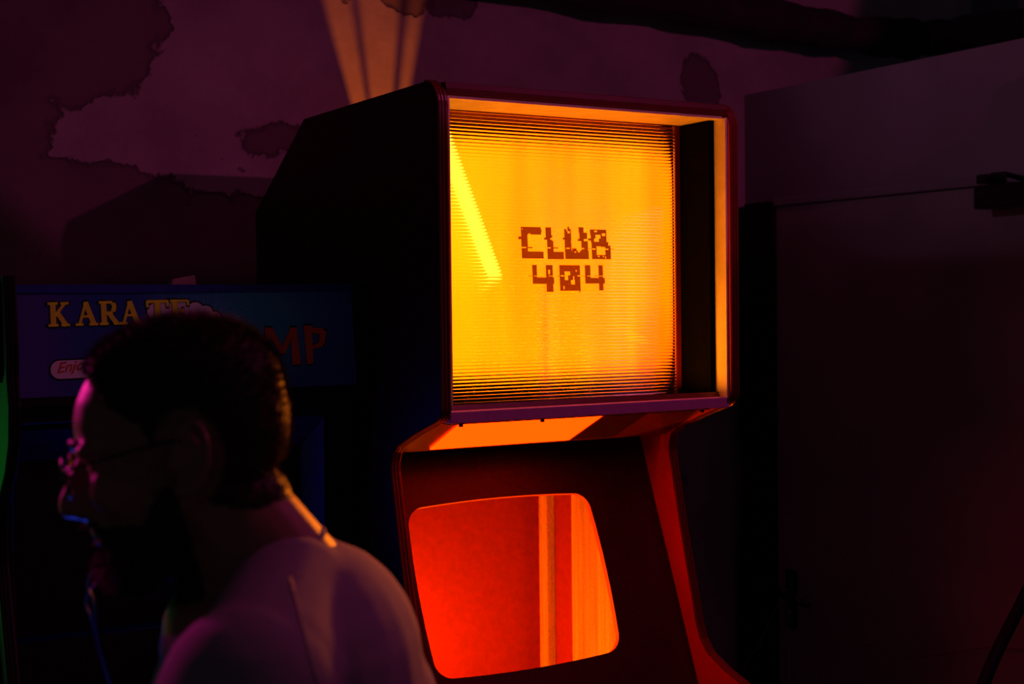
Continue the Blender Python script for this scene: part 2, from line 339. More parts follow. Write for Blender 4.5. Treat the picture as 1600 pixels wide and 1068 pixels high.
f += [tuple(range(n))+(b0+1, b0), tuple(range(2*n-1, n-1, -1))+(b0+2, b0+3)]
gs = gb.add(v, f).build('ribbed_sheet', M_GLASS, big)
for p in gs.data.polygons[:n-1]: p.use_smooth = True
def crt_loop(x0, x1, z0, z1, r, bow, n=9):
    """CRT outline: rounded corners, sides bowed outwards; returns (x, z) counter-clockwise"""
    pts = []
    for cx, cz, a0 in ((x1-r, z0+r, -90), (x1-r, z1-r, 0), (x0+r, z1-r, 90), (x0+r, z0+r, 180)):
        for i in range(n+1):
            a = math.radians(a0+90*i/n); pts.append((cx+r*math.cos(a), cz+r*math.sin(a)))
    out = []; xm, zm, hx, hz = (x0+x1)/2, (z0+z1)/2, (x1-x0)/2, (z1-z0)/2
    dense = []
    for i in range(len(pts)):
        a, b = pts[i], pts[(i+1) % len(pts)]; m = 8 if math.hypot(a[0]-b[0], a[1]-b[1]) > 0.05 else 1
        dense += [(a[0]+(b[0]-a[0])*k/m, a[1]+(b[1]-a[1])*k/m) for k in range(m)]
    for x, z in dense:
        u, w = (x-xm)/hx, (z-zm)/hz; out.append((x+bow*u*(1-w*w), z+bow*w*(1-u*u)))
    return out
def mask_board(loop, rect, T, th):
    """flat board with a hole; T maps (x, s, depth) to the world"""
    x0, x1, z0, z1 = rect; n = len(loop); cx = sum(p[0] for p in loop)/n; cz = sum(p[1] for p in loop)/n
    outer = []
    for x, z in loop:
        dx, dz = x-cx, z-cz; k = min(((x1 if dx > 0 else x0)-cx)/dx if abs(dx) > 1e-9 else 1e9, ((z1 if dz > 0 else z0)-cz)/dz if abs(dz) > 1e-9 else 1e9)
        outer.append((cx+dx*k, cz+dz*k))
    for c in ((x0, z0), (x0, z1), (x1, z0), (x1, z1)):
        i = min(range(n), key=lambda i: (outer[i][0]-c[0])**2+(outer[i][1]-c[1])**2); outer[i] = c
    mb = MB(); v = [T(x, z, 0) for x, z in loop]+[T(x, z, 0) for x, z in outer]+[T(x, z, th) for x, z in loop]+[T(x, z, th) for x, z in outer]; f = []
    for i in range(n):
        j = (i+1) % n; f += [(i, j, n+j, n+i), (2*n+i, 3*n+i, 3*n+j, 2*n+j), (i, 2*n+i, 2*n+j, j), (n+i, n+j, 3*n+j, 3*n+i)]
    return mb.add(v, f)
loop = crt_loop(1.232, 1.728, 1.616, 2.072, 0.034, 0.007)
mask_board(loop, (1.1605, 1.7325, 1.5605, 2.1065), lambda x, z, d: (x, 2.285+d, z), 0.004).build('screen_mask', M_BLACK, big)
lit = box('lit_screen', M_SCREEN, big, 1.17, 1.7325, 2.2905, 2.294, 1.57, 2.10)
# glitched block letters; cells in units of the print
def letters():
    cell = 6.0; out = {}
    def R(*r): return r
    L = {
     'c': ([R(250,180,462,262), R(255,262,320,530), R(265,452,478,530), R(222,288,290,318), R(300,402,366,414), R(440,205,468,240)], [R(255,402,298,414), R(320,288,330,318), R(262,196,272,210), R(330,252,350,262)]),
     'l': ([R(512,180,568,300), R(492,292,555,316), R(520,316,590,448), R(524,448,696,532), R(560,404,634,416), R(560,268,582,290)], [R(524,404,560,416), R(575,316,592,330)]),
     'u': ([R(708,196,780,530), R(868,170,922,235), R(872,228,954,300), R(852,300,922,324), R(888,324,962,532), R(722,436,966,532), R(692,292,760,314), R(790,412,835,436), R(748,170,764,200)], [R(722,402,762,414), R(890,402,922,414), R(848,430,874,452), R(745,220,770,240), R(735,190,745,215), R(775,330,788,345), R(815,448,830,458)]),
     'b': ([R(990,192,1172,250), R(996,240,1172,340), R(1000,330,1186,390), R(1005,372,1212,525), R(968,296,1010,318), R(966,408,996,416), R(1214,408,1256,416)], [R(1050,250,1106,296), R(1030,296,1084,330), R(1006,408,1042,418), R(1054,384,1110,392), R(1056,392,1150,482), R(1120,408,1186,418), R(1120,235,1160,262), R(1040,206,1070,222), R(1170,290,1178,318), R(1120,490,1134,502), R(1145,500,1158,514), R(1070,494,1084,506), R(1190,330,1215,362)]),
     'four': ([R(354,598,404,740), R(356,738,582,808), R(500,598,570,895), R(312,716,350,724)], [R(370,716,404,724), R(525,650,540,702), R(520,716,570,726)]),
     'zero': ([R(642,598,862,888), R(612,716,640,724), R(845,888,858,902)], [R(698,668,758,714), R(698,714,734,768), R(762,766,804,812), R(786,722,800,768), R(655,714,690,724), R(836,714,864,724), R(680,830,690,868), R(815,655,828,668)]),
     'four_': ([R(920,596,976,742), R(920,740,1136,808), R(1066,596,1116,884), R(882,714,912,722), R(1022,714,1062,722)], [R(942,714,980,724), R(1072,714,1116,724)]),
    }
    for k, (add, sub) in L.items():
        xs0 = min(r[0] for r in add); xs1 = max(r[2] for r in add); ys0 = min(r[1] for r in add); ys1 = max(r[3] for r in add)
        nx, ny = int((xs1-xs0)/cell)+1, int((ys1-ys0)/cell)+1; g = np.zeros((ny, nx), bool)
        gx = xs0+(np.arange(nx)+0.5)*cell; gy = ys0+(np.arange(ny)+0.5)*cell; X, Y = np.meshgrid(gx, gy)
        for r in add: g |= (X >= r[0]) & (X <= r[2]) & (Y >= r[1]) & (Y <= r[3])
        for r in sub: g &= ~((X >= r[0]) & (X <= r[2]) & (Y >= r[1]) & (Y <= r[3]))
        out[k] = (g, xs0, ys0, cell)
    return out
for k, (g, xs0, ys0, cell) in letters().items():
    mb = MB()
    def tx(a, b):
        px = 780+a/7.118; py = 330+(b-3)/7.118     # print units to metres on the lit sheet
        return (1.3610+(px-815)*0.00149+(b-180)*0.000006, 2.2300, 1.8990-(py-355.3)*0.00120)
    for r in range(g.shape[0]):
        c = 0
        while c < g.shape[1]:
            if g[r, c]:
                e = c
                while e < g.shape[1] and g[r, e]: e += 1
                p = [tx(xs0+c*cell, ys0+r*cell), tx(xs0+e*cell, ys0+r*cell), tx(xs0+e*cell, ys0+(r+1)*cell), tx(xs0+c*cell, ys0+(r+1)*cell)]
                mb.hexa(p, [(q[0], q[1]+0.0004, q[2]) for q in p]); c = e
            else: c += 1
    mb.build('letter', M_LETTER, gs)
# glowing slim rod standing in for a lamp's reflection in the glass
streakP = [Vector((1.226, 2.262, 2.085)), Vector((1.334, 2.262, 1.805))]
MB().cyl(streakP[0], streakP[1], 0.0105, 14).build('reflection_streak', M_STREAK, big, True)

# unseen lamp added behind the lower rail to brighten the head's trim
lamp('rail_fill', 'AREA', (1.44, 2.165, 1.583), 2.0, (1.0, 0.24, 0.003), (1.44, 2.15, 2.1), shape='RECTANGLE', size=0.5, size_y=0.012)
# lower rail of the head with three screws, sloping underside with lit window
rl = bevel(box('front_rail', M_RAIL, big, XI+0.0005, 1.7505, 2.104, 2.132, 1.5530, 1.5735), 0.0015)
for x in (1.165, 1.330, 1.690):
    MB().cyl((x, 2.112, 1.5465), (x, 2.112, 1.5535), 0.004, 8).build('screw', M_SATIN, rl)
def under(x, t, d):   # t 0 at the front, 1 at the rear; d along the normal (down-forward)
    y = 2.125+(2.308-2.125)*t; z = 1.572+(1.487-1.572)*t; return (x, y-0.421*d, z-0.907*d)
def uslab(x0, x1, t0, t1, d0, d1):
    return [under(x0, t0, d0), under(x1, t0, d0), under(x1, t1, d0), under(x0, t1, d0)], [under(x0, t0, d1), under(x1, t0, d1), under(x1, t1, d1), under(x0, t1, d1)]
MB().hexa(*uslab(XI+0.0005, XO-0.0005, 0, 1, -0.012, 0.0)).build('underside_panel', M_UNDER, big)
MB().hexa(*uslab(1.200, 1.505, 0.03, 0.93, 0.0002, 0.003)).build('lit_window', M_WINDOW, big)
MB().hexa(*uslab(1.512, 1.612, 0.03, 0.93, 0.0002, 0.0025)).build('cover_plate', M_BEZEL, big)
box('shroud', M_BLACK, big, XI+0.0005, XO-0.0005, 2.318, 2.43, 1.500, 1.508)

# lower monitor bezel leaning back, hole shaped like a picture tube
KB = 0.395; CB = math.cos(math.atan(KB)); SB = math.sin(math.atan(KB))
def bz(x, s, d): return (x, 2.396+SB*s+CB*d, 1.478+CB*s-SB*d)
loop = crt_loop(1.182, 1.586, -0.428, -0.112, 0.030, 0.008)
be = mask_board(loop, (XI+0.0005, XO-0.0005, -0.535, 0.020), bz, 0.012).build('monitor_bezel', M_BEZEL, big)
be.data.materials.append(mat('lit_board_edge', (0.75, 0.25, 0.10), 0.6))  # hole edge coloured paler, cavity light on the lip put into colour
for k in range(2, len(be.data.polygons), 4): be.data.polygons[k].material_index = 1
mb = MB(); c = Vector(bz(1.1735, -0.122, -0.0008))
mb.tube([c+Vector((math.cos(a), SB*math.sin(a), CB*math.sin(a)))*0.0042 for a in np.linspace(0, 2*math.pi, 17)], 0.0010, 6, False); mb.build('screw_ring', M_TRIM, be)
# inside: hardboard at the back, bare plywood on the right side, a corner batten
box('inner_back_board', M_BACKB, big, XI+0.001, XO-0.001, 2.785, 2.797, 0.75, 1.54)
box('inner_side_lining', M_WOOD, big, 1.737, XO-0.0005, 2.42, 2.640, 0.75, 1.47)
box('inner_side_lining', M_BACKB, big, 1.740, XO-0.0005, 2.6405, 2.7845, 0.75, 1.47)
bt = MB()
for xa, ya_, yb_ in ((1.716, 2.712, 2.745),):
    bt.box(xa, 1.7395, ya_, yb_, 0.76, 1.46)
bevel(bt.build('corner_batten', M_WOOD, big), 0.002)
box('inner_floor', M_BACKB, big, XI+0.001, XO-0.015, 2.22, 2.784, 0.75, 0.762)
box('inner_ceiling', M_BLACK, big, XI+0.001, XO-0.001, 2.40, 2.784, 1.545, 1.555)
bulb = MB().ell((1.33, 2.56, 0.90), (0.03, 0.03, 0.04)).build('bulb', mat('hot_bulb', (0.8, 0.4, 0.1), 0.3, emit=(6, 0.8, 0.03), estr=1.0), big, True)
MB().cyl((1.33, 2.56, 0.762), (1.33, 2.56, 0.866), 0.016, 14).build('bulb_socket', M_SATIN, big)
lamp('cavity_lamp', 'POINT', (1.30, 2.52, 0.96), 9.5, (1.0, 0.15, 0.001), shadow_soft_size=0.03)
lamp('splash_lamp', 'POINT', (1.50, 2.70, 1.85), 14.0, (1.0, 0.165, 0.003), shadow_soft_size=0.006)  # unseen lamp added to send the splash through the slots
# control panel, front board, plinth
MB().prism([(2.199, 0.972), (2.195, 0.986), (2.18, 0.986), (2.135, 0.976), (1.92, 0.935), (1.907, 0.925), (1.907, 0.915), (1.92, 0.920), (2.14, 0.960)], XI+0.0005, XO-0.0005).build('control_panel', M_BEZEL, big)
MB().prism([(1.907, 0.913), (1.907, 0.87), (2.09, 0.75), (2.09, 0.10), (2.105, 0.10), (2.105, 0.757), (1.922, 0.878), (1.922, 0.916)], XI+0.0005, XO-0.0005).build('front_panel', M_CAB, big)
box('plinth', M_BLACK, big, XI+0.0005, XO-0.0005, 2.11, 2.934, 0.0, 0.095)

# ------------------------------------------------------------------ blue marquee cabinet left of it
M_KBLACK = mat('black_vinyl_side', (0.010, 0.009, 0.010), 0.5, spec=0.3, noise=0.2, nscale=40)
M_KBEZEL = mat('deep_blue_bezel', (0.03, 0.05, 0.5), 0.35, spec=0.5, noise=0.2, nscale=60)
kx0, kx1 = 0.468, 1.104
kc = tag(empty('arcade_cabinet', (0.786, 2.6, 0)), 'arcade cabinet with blue yellow-lettered marquee behind the man', 'arcade cabinet')
KF = [(2.368, 1.798), (2.352, 1.62), (2.350, 1.598), (2.42, 1.575), (2.425, 1.40), (2.40, 1.14), (2.37, 1.07), (2.30, 1.035), (2.02, 0.985), (1.985, 0.96), (1.985, 0.86), (2.12, 0.74), (2.12, 0.0)]
KP = KF + [(2.98, 0.0), (2.98, 1.64), (2.86, 1.798)]
for x0, x1 in ((kx0, kx0+0.018), (kx1-0.018, kx1)):
    sp = MB().prism(KP, x0, x1).build('side_panel', M_KBLACK, kc)
    edge_strip(KF, x0, x1, 0.003).build('edge_trim', M_KBLACK, sp)
ka, kb = kx0+0.0185, kx1-0.0185
def mq(x, z, d=0.0):   # on the marquee front, d towards the room
    return (x, 2.362+(z-1.606)*0.11-d, z)
def marquee_material():
    m = mat('printed_blue_marquee', (0.03, 0.07, 0.35), 0.3, spec=0.4); g = NG(m); b = m.node_tree.nodes['Principled BSDF']
    x, z = g.sep.outputs[0], g.sep.outputs[2]
    dx, dz = g.m('SUBTRACT', x, 0.87), g.m('SUBTRACT', z, 1.735)
    r = g.m('SQRT', g.m('ADD', g.m('POWER', dx, 2.0), g.m('POWER', g.m('MULTIPLY', dz, 1.5), 2.0)))
    col = g.mix(g.step(r, 0.02, 0.22, 1, 0), (0.04, 0.09, 0.45), (0.08, 0.42, 0.75))
    col = g.mix(g.step(x, 0.50, 0.62, 1, 0), col, (0.10, 0.07, 0.42))
    g.nt.links.new(col, b.inputs['Base Color']); g.nt.links.new(col, b.inputs['Emission Color']); b.inputs['Emission Strength'].default_value = 0.0035; return m  # faint emission added, standing in for room light on the unlit marquee
M_MARQ = marquee_material()
def mslab(x0, x1, z0, z1, d0, d1): return [mq(x0, z0, d0), mq(x1, z0, d0), mq(x1, z1, d0), mq(x0, z1, d0)], [mq(x0, z0, d1), mq(x1, z0, d1), mq(x1, z1, d1), mq(x0, z1, d1)]
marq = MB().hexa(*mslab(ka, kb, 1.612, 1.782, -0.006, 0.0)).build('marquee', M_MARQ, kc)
MB().hexa(*mslab(ka, kb, 1.7825, 1.796, -0.010, 0.003)).build('marquee_trim', M_KBEZEL, kc)
MB().hexa(*mslab(ka, kb, 1.598, 1.6115, -0.010, 0.003)).build('marquee_trim', M_KBLACK, kc)
def zm(a, b):   # print units on the marquee to metres
    p = 60+a/3.2-25; return (0.49+0.000988*p+2.8e-7*p*p, 1.7665-(b/3.2-22-0.015*p)*0.00106)
def poly_piece(name, polys, m, d, th, parent=marq):
    mb = MB()
    for P in polys:
        Q = [zm(*q) for q in P]; n = len(Q); mb.add([mq(x, z, d) for x, z in Q]+[mq(x, z, d+th) for x, z in Q], [tuple(range(n)), tuple(range(2*n-1, n-1, -1))]+[(i, (i+1) % n, n+(i+1) % n, n+i) for i in range(n)])
    return mb.build(name, m, parent)
def stroke(a, b, w, w2=None):
    a, b = Vector(a), Vector(b); t = (b-a).normalized(); n = Vector((-t.y, t.x)); w2 = w if w2 is None else w2
    return [a+n*w/2, b+n*w2/2, b-n*w2/2, a-n*w/2]
def grow(P, k):
    c = sum((Vector(p) for p in P), Vector((0, 0)))/len(P); out = []
    for p in P:
        d = Vector(p)-c; out.append(c+d*(1+k/max(d.length, 1e-3)))
    return out
M_GOLD = mat('printed_gold', (0.95, 0.75, 0.05), 0.4, emit=(0.95, 0.50, 0.03), estr=0.016); M_INK = mat('printed_black', (0.006, 0.005, 0.008), 0.4)  # gold print given a faint added glow, no lamp behind it
M_PRED = mat('printed_brush_red', (0.70, 0.05, 0.03), 0.4, emit=(0.7, 0.05, 0.03), estr=0.010); M_PWHITE = mat('printed_pale_pink', (0.92, 0.75, 0.85), 0.4, emit=(0.9, 0.35, 0.75), estr=0.012); M_RAY = mat('printed_pale_blue', (0.35, 0.85, 0.98), 0.4)  # red and pale print also carry a small added glow
def serif(kind, x, w, y0=72, y1=192):
    S = lambda a, b, c, d, t, t2=None: stroke((x+a*w, y0+b*(y1-y0)), (x+c*w, y0+d*(y1-y0)), t, t2)
    H = lambda a, c, b: stroke((x+a*w, y0+b*(y1-y0)), (x+c*w, y0+b*(y1-y0)), 13)
    if kind == 'K': return [S(.27, 0, .27, 1, 28), S(.36, .56, .83, .04, 15), S(.45, .42, .86, .98, 24), H(.03, .5, .05), H(.03, .5, .95), H(.62, 1, .05), H(.62, 1.02, .95)]
    if kind == 'A': return [S(.18, .98, .5, .02, 14), S(.48, .02, .84, .98, 26), S(.28, .62, .72, .62, 12), H(0, .36, .95), H(.62, 1.02, .95)]
    if kind == 'R': return [S(.25, 0, .25, 1, 27), S(.3, .05, .7, .05, 14), S(.72, .08, .80, .26, 22), S(.80, .24, .70, .44, 22), S(.3, .49, .7, .49, 14), S(.5, .5, .88, .96, 24), H(.02, .46, .95), H(.02, .4, .05), H(.72, 1.04, .95)]
    if kind == 'T': return [S(.5, .05, .5, 1, 28), S(.02, .06, .98, .06, 16), S(.05, .04, .05, .30, 13), S(.95, .04, .95, .30, 13), H(.28, .72, .95)]
    return [S(.25, 0, .25, 1, 27), H(.02, .9, .05), H(.02, .95, .95), S(.25, .5, .66, .5, 13), S(.93, .02, .93, .26, 12), S(.95, .74, .95, .98, 12), S(.66, .38, .66, .62, 10)]
for i, (k, x, w) in enumerate((('K', 40, 110), ('A', 180, 112), ('R', 300, 100), ('A', 402, 108), ('T', 538, 112), ('E', 656, 98))):
    P = serif(k, x, w)
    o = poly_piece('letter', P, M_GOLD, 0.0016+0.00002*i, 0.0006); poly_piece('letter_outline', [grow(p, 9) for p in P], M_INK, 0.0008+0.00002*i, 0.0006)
def brush(kind, x):
    S = lambda a, b, c, d, t, t2: stroke((x+a, b), (x+c, d), t, t2)
    if kind == 'C': return [S(95, 262, 30, 300, 34, 26), S(30, 296, 22, 370, 30, 34), S(22, 366, 100, 410, 34, 16)]
    if kind == 'H': return [S(22, 240, 30, 430, 30, 24), S(100, 236, 96, 430, 26, 32), S(24, 338, 104, 326, 26, 20)]
    if kind == 'A': return [S(66, 232, 18, 430, 22, 32), S(64, 232, 110, 436, 34, 22), S(34, 362, 100, 352, 18, 18)]
    if kind == 'M': return [S(22, 232, 4, 360, 34, 18), S(26, 240, 84, 372, 32, 26), S(84, 372, 140, 244, 28, 22), S(146, 236, 152, 436, 32, 42)]
    return [S(20, 228, 22, 436, 40, 30), S(16, 250, 96, 262, 28, 34), S(96, 258, 84, 330, 36, 26), S(88, 330, 24, 352, 28, 16)]
for i, (k, x) in enumerate((('C', 650), ('H', 770), ('A', 900), ('M', 1120), ('P', 1318))):
    P = brush(k, x)
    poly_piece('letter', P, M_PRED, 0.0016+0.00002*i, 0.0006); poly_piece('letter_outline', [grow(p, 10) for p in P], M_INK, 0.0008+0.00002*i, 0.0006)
def disc(cx, cy, r, n=20): return [(cx+r*math.cos(2*math.pi*i/n), cy+r*math.sin(2*math.pi*i/n)) for i in range(n)]
puff = [(585, 130, 42), (650, 120, 50), (720, 118, 46), (785, 125, 38), (835, 140, 34), (880, 170, 30)]
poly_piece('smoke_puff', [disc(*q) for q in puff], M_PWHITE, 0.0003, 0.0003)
poly_piece('puff_outline', [disc(x, y, r+8) for x, y, r in puff], M_INK, 0.0001, 0.00025)
rays = []
for k in range(22):
    a = math.radians(-178+k*10.5+random.uniform(-3, 3)); r0, r1 = random.uniform(90, 150), random.uniform(200, 420)
    q0 = (830+r0*math.cos(a), 190+r0*math.sin(a)*0.75); q1 = (830+r1*math.cos(a), 190+r1*math.sin(a)*0.75)
    if not (16 < q1[1] < 470): 
        s = (18-q0[1])/(q1[1]-q0[1]) if q1[1] < 16 else 1; q1 = (q0[0]+(q1[0]-q0[0])*s, q0[1]+(q1[1]-q0[1])*s)
    if q0[1] > 20: rays.append(stroke(q0, q1, 2.0, 0.8))
poly_piece('light_rays', rays, M_RAY, 0.00005, 0.0002)
def pill(x0, x1, y0, y1):
    r = (y1-y0)/2; cy = (y0+y1)/2
    return [(x0+r-r*math.sin(math.radians(a)), cy-r*math.cos(math.radians(a))) for a in range(0, 181, 12)]+[(x1-r+r*math.sin(math.radians(a)), cy+r*math.cos(math.radians(a))) for a in range(0, 181, 12)]
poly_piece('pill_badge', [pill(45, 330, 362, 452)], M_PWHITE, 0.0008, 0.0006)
poly_piece('pill_outline', [pill(37, 338, 354, 460)], M_INK, 0.0003, 0.0006)
cu = bpy.data.curves.new('script', 'FONT'); cu.body = 'Enjoy'; cu.size = 1; cu.shear = 0.35; cu.offset = 0.018
to = bpy.data.objects.new('script', cu); COL.objects.link(to); dg = bpy.context.evaluated_depsgraph_get()
tm = bpy.data.meshes.new_from_object(to.evaluated_get(dg)); bpy.data.objects.remove(to)
for vtx in tm.vertices:
    x, z = zm(72+vtx.co.x*78, 424-vtx.co.y*72-vtx.co.x*8); vtx.co = mq(x, z, 0.0018)
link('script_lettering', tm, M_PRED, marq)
# rest of that cabinet
box('top_panel', M_KBLACK, kc, ka, kb, 2.385, 2.86, 1.776, 1.792)
box('back_panel', M_KBLACK, kc, ka, kb, 2.955, 2.975, 0.0, 1.64)
MB().hexa([(ka, 2.868, 1.786), (kb, 2.868, 1.786), (kb, 2.972, 1.648), (ka, 2.972, 1.648)], [(ka, 2.862, 1.772), (kb, 2.862, 1.772), (kb, 2.956, 1.642), (ka, 2.956, 1.642)]).build('rear_slope', M_KBLACK, kc)
box('speaker_panel', M_KBLACK, kc, ka, kb, 2.375, 2.448, 1.570, 1.597)
KS = math.radians(-2)
def kz(x, s, d): return (x, 2.432+math.sin(KS)*s+math.cos(KS)*d, 1.564+math.cos(KS)*s-math.sin(KS)*d)
kl = crt_loop(0.66, 0.86, -0.285, -0.085, 0.02, 0.005)
mask_board(kl, (ka+0.006, 1.042, -0.36, -0.002), kz, 0.01).build('monitor_bezel', M_KBLACK, kc)
MB().hexa([kz(ka+0.008, -0.008, -0.028), kz(1.038, -0.008, -0.028), kz(1.000, -0.062, -0.002), kz(ka+0.008, -0.062, -0.002)], [kz(ka+0.008, -0.004, -0.001), kz(1.038, -0.004, -0.001), kz(1.002, -0.060, -0.0005), kz(ka+0.008, -0.060, -0.0005)]).build('bevel_strip', M_KBEZEL, kc)
MB().hexa([kz(1.038, -0.010, -0.028), kz(1.002, -0.063, -0.002), kz(1.006, -0.355, -0.002), kz(1.040, -0.355, -0.028)], [kz(1.042, -0.010, -0.001), kz(1.006, -0.063, -0.0005), kz(1.008, -0.355, -0.0005), kz(1.042, -0.355, -0.001)]).build('bevel_strip', M_KBEZEL, kc)
MB().hexa([kz(1.0425, -0.36, -0.001), kz(kb, -0.36, -0.001), kz(kb, -0.002, -0.001), kz(1.0425, -0.002, -0.001)], [kz(1.0425, -0.36, 0.01), kz(kb, -0.36, 0.01), kz(kb, -0.002, 0.01), kz(1.0425, -0.002, 0.01)]).build('bezel_filler', M_KBLACK, kc)
box('lower_board', M_KBLACK, kc, ka, kb, 2.412, 2.424, 1.06, 1.20)
q = [kz(0.65, -0.30, 0.012), kz(0.87, -0.30, 0.012), kz(0.87, -0.07, 0.012), kz(0.65, -0.07, 0.012)]
MB().hexa(q, [(p[0], p[1]+0.004, p[2]) for p in q]).build('picture_tube', mat('blue_screen', (0.01, 0.01, 0.03), 0.2, emit=(0.015, 0.05, 1.0), estr=3.0), kc)
MB().prism([(2.40, 1.075), (2.36, 1.045), (2.30, 1.02), (2.03, 0.968), (2.005, 0.95), (2.005, 0.94), (2.03, 0.955), (2.30, 1.005), (2.40, 1.06)], ka, kb).build('control_panel', M_KBLACK, kc)
MB().prism([(2.005, 0.938), (2.005, 0.87), (2.14, 0.75), (2.14, 0.0), (2.155, 0.0), (2.155, 0.76), (2.02, 0.88), (2.02, 0.938)], ka, kb).build('front_panel', M_KBLACK, kc)
# small card on its top
card = MB(); card.hexa([(0.752, 2.40, 1.7925), (0.797, 2.395, 1.7925), (0.799, 2.43, 1.793), (0.756, 2.435, 1.793)], [(0.757, 2.402, 1.806), (0.795, 2.397, 1.813), (0.797, 2.428, 1.812), (0.759, 2.432, 1.804)])
tag(bevel(card.build('folded_card', mat('pale_pink_card', (0.75, 0.45, 0.5), 0.8, noise=0.1, nscale=60)), 0.0015), 'small pale pink folded card lying on the blue marquee cabinet', 'card')

# ------------------------------------------------------------------ neighbour with the green glow
gc = tag(empty('arcade_cabinet', (0.13, 2.6, 0)), 'black arcade cabinet lit green inside at the left picture edge', 'arcade cabinet')
GF = [(2.20, 1.806), (2.185, 1.70), (2.19, 1.655), (2.178, 1.61), (2.186, 1.555), (2.215, 1.51), (2.262, 1.468), (2.29, 1.42), (2.29, 1.36), (2.20, 1.12), (2.14, 1.06), (1.93, 1.0), (1.88, 0.95), (1.88, 0.88), (2.06, 0.74), (2.06, 0.0)]
GP = GF + [(2.95, 0.0), (2.95, 1.64), (2.83, 1.806)]
M_GPANEL = mat('pale_green_side', (0.38, 0.85, 0.45), 0.55, spec=0.3, noise=0.1, nscale=20)
gx0, gx1 = -0.18, 0.452
for x0, x1 in ((gx0, gx0+0.018), (gx1-0.018, gx1)):
    sp = MB().prism(GP, x0, x1).build('side_panel', M_KBLACK, gc); sp.data.materials.append(M_GPANEL)
    inner = x1 if x0 == gx0 else x0
    for p in sp.data.polygons:
        if abs(p.center.x-inner) < 1e-5: p.material_index = 1
    edge_strip(GF, x0, x1, 0.003).build('edge_trim', M_KBLACK, sp)
ga, gb_ = gx0+0.0185, gx1-0.0185
box('marquee', M_KBLACK, gc, ga, gb_, 2.205, 2.215, 1.655, 1.795)
box('top_panel', M_KBLACK, gc, ga, gb_, 2.216, 2.83, 1.785, 1.80)
box('back_panel', M_KBLACK, gc, ga, gb_, 2.93, 2.945, 0.0, 1.64)
box('speaker_panel', M_KBLACK, gc, ga, gb_, 2.216, 2.42, 1.645, 1.654)
def gz(x, s, d): return (x, 2.425+math.sin(0.35)*s+math.cos(0.35)*d, 1.64+math.cos(0.35)*s-math.sin(0.35)*d)
mask_board(crt_loop(-0.08, 0.36, -0.42, -0.08, 0.03, 0.008), (ga, gb_, -0.56, -0.003), gz, 0.01).build('monitor_bezel', M_KBLACK, gc)
q = [gz(-0.10, -0.44, 0.012), gz(0.38, -0.44, 0.012), gz(0.38, -0.06, 0.012), gz(-0.10, -0.06, 0.012)]
MB().hexa(q, [(p[0], p[1]+0.004, p[2]) for p in q]).build('picture_tube', mat('green_screen', (0.01, 0.03, 0.01), 0.2, emit=(0.008, 0.55, 0.05), estr=0.32), gc)
MB().prism([(2.23, 1.115), (2.155, 1.05), (1.93, 0.985), (1.90, 0.945), (1.90, 0.93), (1.94, 0.97), (2.16, 1.035), (2.235, 1.10)], ga, gb_).build('control_panel', M_KBLACK, gc)
MB().prism([(1.90, 0.928), (1.90, 0.89), (2.08, 0.75), (2.08, 0.0), (2.095, 0.0), (2.095, 0.76), (1.915, 0.9), (1.915, 0.928)], ga, gb_).build('front_panel', M_KBLACK, gc)

# ------------------------------------------------------------------ wires and pole at the right
M_WIRE = mat('pale_wire', (0.45, 0.40, 0.40), 0.5); M_RWIRE = mat('dull_red_wire', (0.30, 0.08, 0.07), 0.5)
tag(MB().tube(wavy([(2.60, 3.08, 0.002), (2.595, 3.075, 0.35), (2.59, 3.062, 0.70), (2.58, 2.985, 0.80), (2.58, 2.93, 0.893), (2.583, 2.898, 0.945), (2.586, 2.888, 0.974), (2.600, 2.885, 0.972), (2.602, 2.888, 0.94), (2.615, 2.90, 0.70), (2.62, 2.91, 0.4), (2.615, 2.92, 0.002)], 8), 0.0016, 6).build('thin_wire', M_WIRE, None, True), 'thin pale wire hanging over the door handle', 'wire')
tag(MB().tube(wavy([(2.588, 2.842, 0.968), (2.575, 2.82, 0.963), (2.60, 2.79, 0.935), (2.61, 2.752, 0.888), (2.62, 2.65, 0.872), (2.62, 2.546, 0.880), (2.62, 2.48, 0.872), (2.62, 2.35, 0.908), (2.625, 2.2, 0.95), (2.63, 2.06, 0.93), (2.632, 1.98, 0.6), (2.634, 1.95, 0.002)], 8), 0.0016, 6).build('thin_wire', M_RWIRE, None, True), 'thin reddish wire looping across the lower part of the grey door', 'wire')
p0, p1 = Vector((2.151, 1.838, 1.019)), Vector((2.346, 1.899, 1.156)); d = (p1-p0).normalized()
t_top = (2.62-p0.x)/d.x; top = p0+d*t_top
pb = [Vector((1.70, 1.70, 0.012)), Vector((1.76, 1.715, 0.35)), Vector((1.90, 1.76, 0.75)), p0, p1, top, top+Vector((0.028, -0.03, 0.12)), top+Vector((0.030, -0.05, 0.5)), Vector((2.660, 1.93, 2.30))]
tag(MB().tube(wavy(pb, 10), 0.0125, 12).build('thick_cable', M_BLACK, None, True), 'thick black cable slanting across the lower right corner', 'cable')

